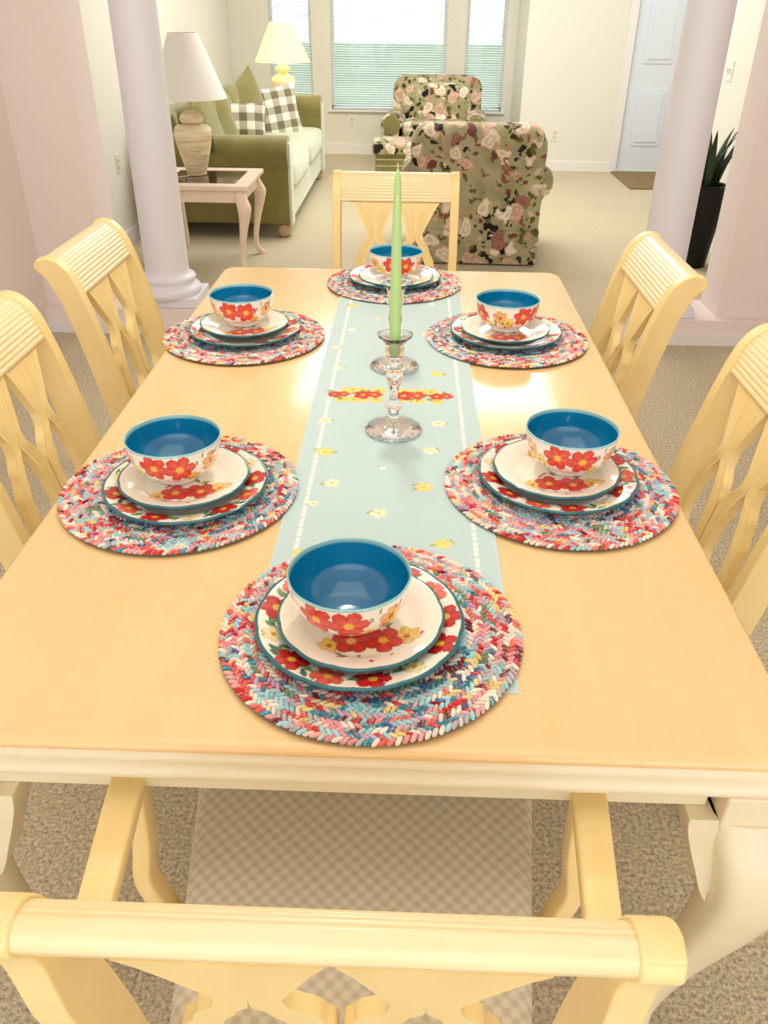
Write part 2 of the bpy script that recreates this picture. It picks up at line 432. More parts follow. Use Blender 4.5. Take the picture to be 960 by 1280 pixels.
# wall plates
t = thing('wall_outlet', 'small ivory outlet plate low on the wall behind the olive sofa', 'outlet', (LX, 5.15, .46))
obj('plate', BX(0, .006, -.035, .035, 0, .115), M_plastic, t, smooth=False, bevel=.002)
for z in (.03, .07): obj('socket', BX(.006, .009, -.015, .015, z-.008, z+.018), M_socket, t, smooth=False)
t = thing('wall_outlet', 'pale outlet plate on the wall under the wide middle window', 'outlet', (-.62, 9.30, .28))
obj('plate', BX(-.035, .035, -.006, 0, 0, .115), M_plastic, t, smooth=False, bevel=.002)
for z in (.03, .07): obj('socket', BX(-.015, .015, -.009, -.006, z-.008, z+.018), M_socket, t, smooth=False)
t = thing('wall_outlet', 'pale outlet plate on the wall between armchair and white door', 'outlet', (1.48, 8.40, .28))
obj('plate', BX(-.035, .035, -.006, 0, 0, .115), M_plastic, t, smooth=False, bevel=.002)
for z in (.03, .07): obj('socket', BX(-.015, .015, -.009, -.006, z-.008, z+.018), M_socket, t, smooth=False)
t = thing('light_switch', 'ivory double light switch plate on the wall above the dark plant', 'switch', (2.15, 5.60, 1.02))
obj('plate', BX(-.006, 0, -.06, .06, 0, .12), M_plastic, t, smooth=False, bevel=.002)
for y in (-.025, .025): obj('toggle', BX(-.018, -.006, y-.006, y+.006, .05, .075), M_plastic, t, smooth=False)
props(obj('door_mat', BX(2.08, 2.85, 7.45, 8.34, .0, .014), M_mat, smooth=False, bevel=.004), 'brown coir mat on the carpet in front of the white door', 'door mat')

# ------------------------------------------------------------------ dining table
TH = .76; TL = 1.86
tab = thing('dining_table', 'long honey-topped cream dining table with moulded edge and curved legs', 'table', (0, TL/2, 0))
def rrect(hx, hy, r, n=8):
    pts = []
    for (sx, sy, a0) in ((1, 1, 0), (-1, 1, 90), (-1, -1, 180), (1, -1, 270)):
        for k in range(n+1):
            a = R(a0 + 90*k/n); pts.append((sx*(hx-r) + r*math.cos(a), sy*(hy-r) + r*math.sin(a)))
    return pts
def rim_stack(prof, hx, hy, r):
    """prof: (inset, z) from top centre outwards then down"""
    bm = bmesh.new(); rings = []
    for ins, z in prof:
        rings.append([bm.verts.new((x, y, z)) for x, y in rrect(hx-ins, hy-ins, max(r-ins, .004))])
    for a, b_ in zip(rings, rings[1:]):
        n = len(a)
        for i in range(n): bm.faces.new((a[i], a[(i+1) % n], b_[(i+1) % n], b_[i]))
    bm.faces.new(rings[0]); bm.faces.new(rings[-1][::-1])
    return bm
obj('table_top', rim_stack([(.012, TH), (.006, TH-.0005), (.001, TH-.004), (0, TH-.009), (.004, TH-.015)], .5, TL/2, .045), M_table_top, tab, angle=50)
obj('edge_moulding', rim_stack([(.006, TH-.014), (.0045, TH-.016), (.001, TH-.020), (.001, TH-.026), (.006, TH-.030), (.007, TH-.034), (.002, TH-.038), (-.002, TH-.044), (-.002, TH-.050), (.003, TH-.056), (.010, TH-.060), (.011, TH-.064), (.020, TH-.066)], .5, TL/2, .045), M_table, tab, angle=50)
bm = bmesh.new(); ax, ay = .472, TL/2-.028
for bx in ((-ax+.06, ax-.06, -ay+.002, -ay+.024, .655, TH-.06), (-ax+.06, ax-.06, ay-.024, ay-.002, .655, TH-.06), (-ax+.002, -ax+.024, -ay+.06, ay-.06, .655, TH-.06), (ax-.024, ax-.002, -ay+.06, ay-.06, .655, TH-.06)): box(bm, *bx)
obj('apron', bm, M_table, tab, smooth=False, bevel=.003)
def cabriole(sx, sy, cxx, cyy, z_top, z_blk, k=1.0, half=.036):
    """corner block + S-shaped leg swelling diagonally outwards"""
    bm = bmesh.new()
    path = [(0, z_blk+.01, half*1.02), (.006, z_blk-.02, half*1.12), (.016, z_blk-.06, half*1.22), (.020, z_blk-.11, half*1.15), (.016, z_blk-.17, half*.98), (.008, z_blk-.24, half*.80), (-.004, z_blk-.33, half*.62), (-.014, z_blk-.42, half*.50), (-.020, z_blk-.50, half*.44), (-.016, .085, half*.46), (-.004, .05, half*.56), (.012, .028, half*.80), (.014, .012, half*.80), (.010, 0, half*.70)]
    pp = catmull([(p[0]*k, p[1], p[2]) for p in path], 3)
    P = [(cxx + sx*q.x, cyy + sy*q.x, q.y) for q in pp]; rr = [q.z*1.12 for q in pp]
    rings = []
    for (px, py, pz), r in zip(P, rr):
        ring = []
        for q in range(20):
            a = 2*PI*q/20; c, s = math.cos(a), math.sin(a); e = .62
            ring.append(bm.verts.new((px + r*math.copysign(abs(c)**e, c), py + r*math.copysign(abs(s)**e, s), pz)))
        rings.append(ring)
    for a, b_ in zip(rings, rings[1:]):
        for q in range(20): bm.faces.new((a[q], a[(q+1) % 20], b_[(q+1) % 20], b_[q]))
    bm.faces.new(rings[0]); bm.faces.new(rings[-1][::-1])
    return bm
for sx in (-1, 1):
    for sy in (-1, 1):
        lx, ly = sx*.458, sy*(TL/2-.042)
        l = obj('leg', cabriole(sx, sy, lx, ly, 0, .645, 1.25), M_table, tab, angle=60)
        h_ = .037
        obj('corner_block', BX(lx-h_, lx+h_, ly-h_, ly+h_, .645, TH-.062), M_table, l, smooth=False, bevel=.004)
        # knee brackets flowing into the apron
        bm = bmesh.new()
        pts = [Vector(v) for v in ((-.01, .655), (.040, .655))] + catmull([(.040, .648), (.037, .630), (.028, .600), (.014, .560), (.002, .525), (-.01, .50)], 4)
        extrude_poly(bm, pts, lambda p, s: (lx - sx*(.03+p.x), ly + sy*(-.020 + .052*s), p.y))
        obj('knee_bracket', bm, M_table, l, bevel=.003)
        bm = bmesh.new()
        extrude_poly(bm, pts, lambda p, s: (lx + sx*(-.020 + .052*s), ly - sy*(.03+p.x), p.y))
        obj('knee_bracket', bm, M_table, l, bevel=.003)

# ------------------------------------------------------------------ dining chairs
FRONT = [(.60, 0), (.555, .25), (.537, .45), (.552, .55), (.574, .66), (.594, .744), (.611, .81), (.628, .865), (.645, .900), (.668, .922), (.692, .930)]
BACK = [(.713, .926), (.722, .912), (.714, .897), (.697, .878), (.682, .845), (.671, .815), (.654, .749), (.635, .664), (.612, .55), (.597, .45), (.61, .25), (.64, 0)]
FC = catmull(FRONT, 6)
def bz(z):
    for a, b_ in zip(FC, FC[1:]):
        if a.y <= z <= b_.y: return a.x + (b_.x-a.x)*(z-a.y)/max(b_.y-a.y, 1e-6)
    return FC[-1].x
Y0 = .32                    # local y = Y0 - b
REED = [.0972]
ROLL = [1.0]         # how far the top rail rolls back
def roll(p):
    return .628+(p.x-.628)*ROLL[0] if p.y > .85 and p.x > .628 else (p.x if p.y < .76 else p.x - (p.x-.628)*(1-ROLL[0])*max(0, min(1, (p.y-.76)/.09))*(p.x > .628))
def post_bm(x0, x1):
    bm = bmesh.new()
    pts = FC + catmull(BACK, 4)
    extrude_poly(bm, pts, lambda p, s: ((x0, x1)[s], Y0-roll(p), p.y))
    return bm
def crest_bm(hw):
    """front face reeded; follows the rolled top"""
    pts = [p for p in catmull(FRONT[5:]+BACK[:3], 10) if p.y > .838 or p.x > .65]
    # resample on arc length
    L = [0]
    for a, b_ in zip(pts, pts[1:]): L.append(L[-1]+(b_-a).length)
    n = 150; rs = []
    for k in range(n+1):
        s = L[-1]*k/n
        for i in range(len(L)-1):
            if L[i] <= s <= L[i+1]:
                rs.append(pts[i].lerp(pts[i+1], (s-L[i])/max(L[i+1]-L[i], 1e-9))); break
    out, inn = [], []
    for i, p in enumerate(rs):
        d = (rs[min(i+1, len(rs)-1)]-rs[max(i-1, 0)]).normalized(); nrm = Vector((-d.y, d.x))   # toward front/up
        s = L[-1]*i/n; reed = .0020*abs(math.sin(PI*s/.0108))**.6 if s < REED[0] else .0020*min(1, (s-REED[0])/.006)**.5
        out.append(p + nrm*(-.0065+reed)); inn.append(p - nrm*.028)
    # inner side: keep simple loop
    inn = [q for k, q in enumerate(inn) if k % 6 == 0 and k < n*.78]
    loop = out + inn[::-1]
    bm = bmesh.new(); extrude_poly(bm, loop, lambda p, s: ((-hw, hw)[s], Y0-roll(p), p.y))
    return bm
def splat_bm(side, sc=1.0):
    """one half of the pierced splat: flared top, waist, long oval ring"""
    zs = [.835, .815, .795, .775, .755, .735, .715, .695, .675, .655, .63, .60, .57, .54, .52, .50, .485]
    outer = {.835: .166, .815: .151, .735: .104, .715: .107, .675: .131, .63: .150, .57: .155, .53: .146, .50: .118, .485: .10}
    inner = {.835: .004, .815: .014, .735: .046, .715: .043, .675: .014, .655: .003, .57: .003, .53: .012, .50: .035, .485: .045}
    h0 = {.835: .085, .735: .075, .712: .077, .69: .091, .66: .105, .62: .119, .57: .125, .53: .108, .508: .084, .485: .072}
    h1 = {.835: .085, .735: .075, .712: .075, .69: .060, .66: .047, .62: .036, .57: .031, .53: .052, .508: .078, .485: .072}
    def ev(d, z):
        k = sorted(d)
        for a, c in zip(k, k[1:]):
            if a <= z <= c:
                t = (z-a)/(c-a); t = t if a >= .715 else t*t*(3-2*t)
                return d[a] + (d[c]-d[a])*t
        return d[k[-1]]
    n = 60; bm = bmesh.new()
    for (fa, fb) in ((outer, h0), (h1, inner)):
        rows = []
        m = 8
        for j in range(n+1):
            z = .835 - (.835-.485)*j/n; a, c = ev(fa, z), ev(fb, z); fr, bk = [], []
            w = abs(a-c)
            for i in range(m+1):
                u = a + (c-a)*i/m; x = side*u*sc
                g = -.0022 if i in (2, 4, 6) and w > .012 else 0
                fr.append(bm.verts.new((x, Y0-(bz(z)+.012)+g, z))); bk.append(bm.verts.new((x, Y0-(bz(z)+.030), z)))
            rows.append((fr, bk))
        for (f0, b0), (f1, b1) in zip(rows, rows[1:]):
            for i in range(m):
                bm.faces.new((f0[i], f0[i+1], f1[i+1], f1[i])); bm.faces.new((b0[i], b1[i], b1[i+1], b0[i+1]))
            bm.faces.new((f0[0], f1[0], b1[0], b0[0])); bm.faces.new((f0[m], b0[m], b1[m], f1[m]))
        f0, b0 = rows[0]; bm.faces.new(f0+b0[::-1]); f0, b0 = rows[-1]; bm.faces.new(f0[::-1]+b0)
    return bm
def seat_bm(wf, wr, yf, yr, z0, z1):
    bm = bmesh.new(); n = 16; rings = []
    # cushion as stacked rounded trapezoids
    for ins, z in ((.012, z0), (0, z0+.008), (0, z0+.022), (.006, z1-.010), (.016, z1-.004), (.04, z1), (.12, z1+.004)):
        pts = []
        r = .03
        for (sx, y, w, a0) in ((1, yf, wf, 0), (-1, yf, wf, 90), (-1, yr, wr, 180), (1, yr, wr, 270)):
            sy = 1 if y > 0 else -1
            for k in range(6):
                a = R(a0+90*k/5); pts.append((sx*(w/2-ins-r)+r*math.cos(a), y-sy*(ins+r)+r*math.sin(a), z))
        rings.append([bm.verts.new(p) for p in pts])
    for a, b_ in zip(rings, rings[1:]):
        m = len(a)
        for i in range(m): bm.faces.new((a[i], a[(i+1) % m], b_[(i+1) % m], b_[i]))
    bm.faces.new(rings[0][::-1]); bm.faces.new(rings[-1])
    return bm
def make_chair(name, label, hw=.215, arms=False, seatw=.46):
    t = thing(name, label, 'chair')
    pw = .030
    for s in (-1, 1):
        obj('back_post', post_bm(s*(hw-pw), s*hw), M_chair, t, bevel=.006, segs=3)
    obj('crest_rail', crest_bm(hw-pw+.001), M_crest, t, angle=30)
    for s in (-1, 1):
        obj('splat', splat_bm(s, (hw-pw)/.205), M_chair, t, angle=30)
    yb = Y0-bz(.48)
    obj('lower_rail', BX(-hw+pw, hw-pw, yb-.035, yb-.006, .465, .50), M_chair, t, smooth=False, bevel=.004)
    yf, yr = .225, Y0-bz(.45)+.004
    obj('seat', seat_bm(seatw, hw*2-.055, yf, yr, .435, .482), M_seat, t, angle=60)
    # seat frame
    bm = bmesh.new()
    wf, wr = seatw/2-.006, hw-.034
    lo = [(-wf, yf-.006), (wf, yf-.006), (wr, yr-.01), (-wr, yr-.01)]
    A = [bm.verts.new((x, y, .385)) for x, y in lo]; B = [bm.verts.new((x, y, .437)) for x, y in lo]
    bm.faces.new(A[::-1]); bm.faces.new(B)
    for i in range(4): bm.faces.new((A[i], A[(i+1) % 4], B[(i+1) % 4], B[i]))
    obj('seat_frame', bm, M_chair, t, smooth=False, bevel=.004)
    for s in (-1, 1):
        bm = bmesh.new()
        tube(bm, [(s*(wf-.024), yf-.03, .39), (s*(wf-.022), yf-.028, .25), (s*(wf-.022), yf-.026, 0)], [.024, .021, .015], 16, True)
        obj('leg', bm, M_chair, t, angle=40)
    if arms:
        for s in (-1, 1):
            xa = hw+.001
            pts = catmull([(s*(xa-.006), Y0-.618, .672), (s*(xa+.012), Y0-.56, .668), (s*(xa+.024), Y0-.45, .665), (s*(xa+.034), Y0-.34, .663), (s*(xa+.040), Y0-.27, .656), (s*(xa+.040), Y0-.245, .640)], 5)
            bm = bmesh.new(); tube(bm, pts, [(.0165+.003*min(1, i/12), .012) for i in range(len(pts))], 20, True)
            am = obj('arm', bm, M_chair, t, angle=50)
            pts = catmull([(s*(seatw/2-.012), Y0-.36, .40), (s*(seatw/2+.002), Y0-.36, .452), (s*(seatw/2+.018), Y0-.355, .50), (s*(seatw/2+.014), Y0-.345, .56), (s*(xa+.033), Y0-.33, .655)], 5)
            bm = bmesh.new(); tube(bm, pts, [(.012, .016)]*len(pts), 16, True)
            obj('arm_support', bm, M_chair, am, angle=50)
    return t
GRP = 'side chairs along the dining table'
side = make_chair('dining_chair', 'cream side chair at the table edge nearest the sofa lamp', .215)
def place(o, x, y, rz, label):
    o.location = (x, y, 0); o.rotation_euler = (0, 0, rz); o['label'] = label; o['group'] = GRP
# chair local front +y; back face at b -> world distance
place(side, -.355-.06, 1.49, -PI/2, 'cream side chair on the sofa side, beside the base of the white column')
def side_x(off): return .32 + off         # face x(b)= off + b  ->  origin at off+.32
side.location.x = -side_x(.095)
c = copy_tree(side); place(c, -side_x(.075), .82, -PI/2, 'cream side chair on the sofa side, the one cut by the photo edge')
c = copy_tree(side); place(c, side_x(.0), 1.445, PI/2, 'cream side chair on the door side, standing below the plant and white column')
c = copy_tree(side); place(c, side_x(.055), .715, PI/2, 'cream side chair on the door side, the one cut by the photo edge')
far = make_chair('dining_chair', 'cream end chair facing the camera before the floral armchair', .226, False, .48)
far.location = (.0, 2.52+.0-.26+.0, 0); far.rotation_euler = (0, 0, PI)
far.location.y = 2.14
REED[0] = .1188; ROLL[0] = .66
near = make_chair('dining_armchair', 'cream armchair with rolled top rail pushed under the near table end', .232, True, .50)
near.location = (.010, .058, 0)

# ------------------------------------------------------------------ painted ceramics
def S(*c): return np.array([lin(v) for v in c])
def flower(P, col, cx, cy, r, rot=0, n=5, petal=S(226, 60, 50), edge=S(178, 24, 24), centre=S(244, 190, 70)):
    d = P - np.array([cx, cy]); rr = np.hypot(d[:, 0], d[:, 1]); ph = np.arctan2(d[:, 1], d[:, 0]) + rot
    k = np.abs(np.cos(n*ph/2)); lim = r*(.62+.38*k**.6)
    m = rr < lim
    g = np.clip(1-(rr/lim), 0, 1)[:, None]; s = (k[:, None]**.8)
    c = edge*(1-s)*.8 + petal*(1-(1-s)*.8); c = c*(.72+.28*g) + petal*.12
    c = np.where((rr/lim > .9)[:, None], c*.8+edge*.2, c)
    c = np.where((rr < r*.24)[:, None], centre, c)
    col[m] = c[m]
def leaf(P, col, cx, cy, r, rot, c=S(96, 130, 70)):
    d = P - np.array([cx, cy]); u = d[:, 0]*math.cos(rot)+d[:, 1]*math.sin(rot); v = -d[:, 0]*math.sin(rot)+d[:, 1]*math.cos(rot)
    m = (np.abs(u) < r) & (np.abs(v) < r*.38*(1-(u/r)**2)); col[m] = c
def dots(P, col, pts, r, c):
    for x, y in pts:
        col[np.hypot(P[:, 0]-x, P[:, 1]-y) < r] = c
RED, ORG, YEL, CRM = S(228, 62, 50), S(244, 120, 70), S(246, 208, 100), S(253, 244, 226)
def spray(P, col, cx, cy, s, rot, rr, style=0):
    """a posy: red blooms, yellow blooms, leaves and buds"""
    def T(x, y):
        c, q = math.cos(rot), math.sin(rot); return cx + s*(x*c-y*q), cy + s*(x*q+y*c)
    for k in range(14):
        a = rr.uniform(0, 2*PI); q = rr.uniform(.7, 1.5); x, y = T(q*math.cos(a)*1.25, q*math.sin(a)*.8)
        leaf(P, col, x, y, s*.26, rr.uniform(0, PI), [S(110, 138, 78), S(150, 160, 90), S(70, 92, 60)][k % 3])
    x, y = T(1.55, .1); flower(P, col, x, y, s*.62, .4, 6, YEL, S(226, 160, 60), S(200, 110, 40))
    x, y = T(-1.5, -.1); flower(P, col, x, y, s*.5, .1, 6, YEL, S(230, 170, 70), S(200, 110, 40))
    x, y = T(.62, 0); flower(P, col, x, y, s*.8, .2)
    x, y = T(-.62, .1); flower(P, col, x, y, s*.78, .9)
    for k in range(10):
        a = rr.uniform(0, 2*PI); q = rr.uniform(1.1, 1.9); x, y = T(q*math.cos(a)*1.3, q*math.sin(a)*.8)
        dots(P, col, [(x, y)], s*.09, [S(200, 60, 50), S(120, 110, 70), S(230, 160, 70)][k % 3])
def surf_rev(rfun, prof, seg):
    """vertices as rings; returns verts, faces, ring index, theta"""
    V, F = [], []
    for j, (r, z) in enumerate(prof):
        for i in range(seg):
            t = 2*PI*i/seg; q = rfun(r, z, t); V.append((q*math.cos(t), q*math.sin(t), z))
    for j in range(len(prof)-1):
        for i in range(seg):
            a = j*seg+i; b_ = j*seg+(i+1) % seg; F.append((a, b_, b_+seg, a+seg))
    V.append((0, 0, prof[0][1])); V.append((0, 0, prof[-1][1])); n = len(prof)
    for i in range(seg):
        F.append((len(V)-2, (i+1) % seg, i)); F.append((len(V)-1, (n-1)*seg+i, (n-1)*seg+(i+1) % seg))
    return V, F
def dense(pts, step):
    out = [pts[0]]
    for a, b_ in zip(pts, pts[1:]):
        n = max(1, int(math.dist(a, b_)/step))
        for k in range(1, n+1): out.append((a[0]+(b_[0]-a[0])*k/n, a[1]+(b_[1]-a[1])*k/n))
    return out
TEALD, AQUA, TEAL = S(14, 96, 104), S(160, 214, 210), S(0, 124, 170)
def make_bowl():
    pts2 = [(.030, 0), (.034, .001), (.035, .006), (.036, .009), (.050, .015), (.0625, .027), (.0695, .042), (.0730, .057), (.0748, .069), (.0752, .0712), (.0745, .0725), (.0728, .0722), (.0710, .066), (.0680, .045), (.061, .030), (.049, .018), (.036, .011), (.018, .0075), (.004, .0068)]
    sm = [(p.x, p.y) for p in catmull(pts2, 4)]
    prof = []
    # dense on the outside, coarse inside
    cut = next(i for i, p in enumerate(sm) if p[1] > .0722)
    prof = dense(sm[:cut+1], .0013) + sm[cut+1:]
    seg = 288
    V, F = surf_rev(lambda r, z, t: r*(1+.004*math.cos(10*t)*max(0, (z-.045)/.03)), prof, seg)
    o = obj('serving_bowl_proto', (V, F), M_ceramic, angle=180)
    P3 = np.array(V); rad = np.hypot(P3[:, 0], P3[:, 1]); th = np.arctan2(P3[:, 1], P3[:, 0])
    n_out = (len(dense(sm[:cut+1], .0013)))*seg
    col = np.tile(S(252, 246, 236), (len(V), 1))
    rr = random.Random(3)
    out = np.zeros(len(V), bool); out[:n_out] = True
    for k in range(6):
        a0 = -PI/2 - .22 + k*2*PI/6
        dth = (th - a0 + PI) % (2*PI) - PI
        P = np.stack([dth*.068, P3[:, 2]], 1); sel = out & (np.abs(dth) < .9)
        sub, Ps = col[sel], P[sel]
        if k % 2 == 0:
            for q in range(7): leaf(Ps, sub, rr.uniform(-.035, .04), rr.uniform(.018, .062), .006, rr.uniform(0, PI), [S(120, 150, 90), S(80, 100, 60)][q % 2])
            flower(Ps, sub, -.019, .049, .0235, .2, 6, S(238, 84, 66), S(196, 34, 34)); flower(Ps, sub, .019, .046, .0245, .9, 6, S(238, 84, 66), S(196, 34, 34))
            flower(Ps, sub, .042, .026, .011, .9, 5, YEL, S(230, 160, 60))
        else:
            flower(Ps, sub, .0, .046, .018, .3, 6, S(248, 196, 120), S(232, 130, 60), S(214, 80, 40))
            flower(Ps, sub, .018, .034, .016, .1, 6, S(246, 226, 130), S(226, 190, 80), S(200, 140, 60))
            for q in range(10): leaf(Ps, sub, rr.uniform(-.03, .03), rr.uniform(.016, .064), .005, rr.uniform(0, PI), [S(130, 155, 100), S(90, 100, 80)][q % 2])
        col[sel] = sub
    zc = P3[:, 2]
    col[(zc > .0695) & out] = AQUA
    inside = ~out; col[inside] = TEAL
    col[inside & (zc > .068)] = AQUA*.8
    
    set_colors(o, col)
    return o
def make_plate(R0, depth, lobes, amp, painter, name):
    # from underside centre outwards, over the rim, back to the centre of the top
    under = [(R0*.3, .000), (R0*.56, .0), (R0*.60, .001), (R0*.72, depth*.35), (R0*.9, depth*.78), (R0*.985, depth*.98), (R0, depth+.0015)]
    top = [(R0*.992, depth+.004), (R0*.97, depth+.0042), (R0*.86, depth*.86+.003), (R0*.74, depth*.52+.003), (R0*.66, depth*.2+.003), (R0*.60, .0035), (R0*.4, .003), (R0*.02, .003)]
    n_u = len(under); prof = under + dense([top[0]]+top[1:], .0016)
    seg = 360
    V, F = surf_rev(lambda r, z, t: r*(1 + amp*(abs(math.cos(lobes*t/2))**.7-.6)*max(0, (r/R0-.7)/.3)), prof, seg)
    o = obj(name, (V, F), M_ceramic, angle=180)
    P3 = np.array(V); col = np.tile(CRM, (len(V), 1)); top_m = np.ones(len(V), bool); top_m[:n_u*seg] = False
    lobe = 1 + amp*(np.abs(np.cos(lobes*np.arctan2(P3[:, 1], P3[:, 0])/2))**.7-.6); rn = np.hypot(P3[:, 0], P3[:, 1])/(R0*lobe)
    sub = col[top_m].copy(); painter(P3[top_m][:, :2], sub, R0); col[top_m] = sub
    col[rn > .965] = TEALD*1.25
    col[~top_m] = TEALD
    col[-2] = TEALD
    set_colors(o, col)
    return o
def paint_salad(P, col, R0):
    rr = random.Random(5)
    spray(P, col, .010, -R0*.37, R0*.30, .16, rr)
    spray(P, col, -.01, R0*.5, R0*.17, 3.0, rr)
def paint_dinner(P, col, R0):
    rr = random.Random(9)
    rad = np.hypot(P[:, 0], P[:, 1]); m = rad > R0*.64
    sub, Q = col[m], P[m]
    for k in range(13):
        a = 2*PI*k/13; x, y = R0*.83*math.cos(a), R0*.83*math.sin(a)
        for q in range(5): leaf(Q, sub, x*(1+rr.uniform(-.1, .1))-y*rr.uniform(-.2, .2), y*(1+rr.uniform(-.1, .1))+x*rr.uniform(-.2, .2), .010, rr.uniform(0, PI), [S(110, 150, 90), S(64, 110, 90)][q % 2])
    for k in range(13):
        a = 2*PI*k/13+.08; x, y = R0*.83*math.cos(a), R0*.83*math.sin(a)
        if k % 4 == 3: flower(Q, sub, x, y, .015, a, 6, S(250, 236, 190), YEL, S(220, 150, 60))
        elif k % 4 == 1: flower(Q, sub, x, y, .021, a, 5, S(240, 110, 84), S(206, 40, 34))
        else: flower(Q, sub, x, y, .022, a, 5, S(214, 46, 42), S(160, 16, 22))
    col[m] = sub
proto_bowl = make_bowl(); proto_bowl.name = 'bowl'
proto_salad = make_plate(.1035, .012, 12, .018, paint_salad, 'salad_plate')
proto_dinner = make_plate(.130, .014, 14, .014, paint_dinner, 'dinner_plate')

# ------------------------------------------------------------------ braided placemat
def make_placemat():
    rr = random.Random(11); V, F, C = [], [], []
    pal = {'red': S(214, 50, 52), 'coral': S(240, 106, 92), 'pink': S(244, 170, 170), 'cream': S(250, 238, 216), 'aqua': S(160, 220, 224), 'teal': S(30, 140, 160), 'blue': S(40, 96, 150), 'orange': S(240, 140, 80), 'maroon': S(120, 30, 44), 'yellow': S(246, 222, 140), 'lilac': S(196, 170, 200), 'green': S(110, 150, 110), 'grey': S(190, 190, 190)}
    outer = ['red', 'coral', 'pink', 'pink', 'cream', 'cream', 'cream', 'aqua', 'red', 'maroon', 'lilac', 'grey', 'yellow', 'pink', 'aqua', 'coral', 'grey', 'cream']
    mid = ['cream', 'pink', 'aqua', 'aqua', 'lilac', 'red', 'grey', 'green', 'yellow', 'teal', 'pink', 'coral']
    inner = ['teal', 'blue', 'aqua', 'teal', 'maroon', 'green', 'cream', 'aqua', 'lilac', 'blue']
    def stitch(cx, cy, ang, L, W, z, c):
        c2 = c*.35+pal[rr.choice(outer)]*.65; ph = rr.randrange(4); b0 = len(V); ca, sa = math.cos(ang), math.sin(ang); ns, nr = 6, 5
        for j in range(nr):
            u = -1+2*j/(nr-1); rad = math.sqrt(max(0, 1-(abs(u)*.96)**2.4))
            for k in range(ns):
                t = PI*(-.08+1.16*k/(ns-1)); x = u*L/2; y = W/2*rad*math.cos(t); h = max(-.0005, .0034*rad*math.sin(t))
                V.append((cx+x*ca-y*sa, cy+x*sa+y*ca, z+h)); C.append(np.clip((c2 if (j+k) % 4 == ph else c)*(.93 if k in (0, ns-1) else 1), 0, 1))  # stitch sides darkened in the colour, as shade between strands
        for j in range(nr-1):
            for k in range(ns-1):
                a = b0+j*ns+k; F.append((a, a+1, a+ns+1, a+ns))
    k0 = 3; dr = .0150
    for k in range(k0, 13):
        r = .0005+k*dr; n = int(2*PI*r/.0080); run = 0; cur = None
        wob = [rr.uniform(-.0006, .0006) for _ in range(8)]
        for row in (-1, 1):
            i = 0
            while i < n:
                t = 2*PI*(i+(.5 if row > 0 else 0))/n
                if run <= 0:
                    lst = outer if k > 10 else (mid if k > 8 else inner)
                    if rr.random() < .12: lst = outer
                    side_ = math.sin(t)
                    if k > 7 and side_ < -.2 and rr.random() < .30: lst = inner[:4]+['aqua', 'cream']
                    cur = pal[rr.choice(lst)]; run = rr.choice((1, 1, 2, 3))
                run -= 1
                rad = r + row*dr*.25 + wob[int(t*8/(2*PI)) % 8]
                cc = cur*(rr.uniform(.85, 1.1)) if rr.random() > .16 else pal[rr.choice(outer)]
                stitch(rad*math.cos(t), rad*math.sin(t), t+PI/2+row*R(42)+rr.uniform(-.2, .2), .0150, .0062, .0032+rr.uniform(0, .0014), np.clip(cc, 0, 1))
                i += 1
    o = obj('placemat', (V, F), M_braid, angle=180)
    set_colors(o, np.array(C))
    base = LATHE([(.186, 0), (.1885, .002), (.187, .0042), (.06, .0042)], 96)
    b_ = obj('backing', base, M_braid_base, o)
    return o
proto_mat = make_placemat()

SET = [  # key, where words, mat, dinner, salad, bowl, rot
    ('near table end', (.018, .192), (.004, .192), (.006, .19), (-.008, .192), 0.0),
    ('FL', (-.306, .53), (-.292, .520), (-.296, .526), (-.311, .542), .9),
    ('FR', (.311, .571), (.306, .578), (.304, .583), (.326, .602), 2.2),
    ('BL', (-.331, 1.25), (-.329, 1.249), (-.332, 1.262), (-.339, 1.285), 3.3),
    ('BR', (.29, 1.268), (.287, 1.268), (.284, 1.262), (.287, 1.285), 4.4),
    ('far', (.013, 1.700), (.014, 1.703), (.018, 1.675), (.017, 1.70), 5.3)]
WHERE = ['at the near end of the table', 'at the sofa-side seat nearer the camera', 'at the door-side seat nearer the camera', 'at the sofa-side seat by the white column', 'at the door-side seat farther from the camera', 'at the far end of the table behind the candles']
BOWLW = ['largest in view, two red flowers toward the camera', 'one red rose toward the camera']
used = set()
def inst(proto, name, x, y, z, rz, label, cat, group):
    if proto.name in used or name in used: o = copy_tree(proto)
    else: o = proto
    used.add(name); o.location = (x, y, z); o.rotation_euler = (0, 0, rz)
    props(o, label, cat, group); return o
for i, (k, m, d, s, bwl, rz) in enumerate(SET):
    w = WHERE[i]
    inst(proto_mat, 'placemat', m[0], m[1], TH+(.0025 if i in (0, 5) or True else 0), rz, 'round multicolour braided placemat ' + w, 'placemat', 'round braided placemats')
    inst(proto_dinner, 'dinner_plate', d[0], d[1], TH+.0100, rz*1.7, 'dinner plate with red floral rim ' + w, 'plate', 'dinner plates on the placemats')
    inst(proto_salad, 'salad_plate', s[0], s[1], TH+.0192, [0, .1, -.15, .1, -.1, .05][i], 'cream salad plate with teal edge ' + w, 'plate', 'salad plates on the dinner plates')
    inst(proto_bowl, 'bowl', bwl[0], bwl[1], TH+.0232, [0, .3, .05, .25, .95, .35][i], 'teal-lined floral bowl ' + w, 'bowl', 'floral bowls on the plates')

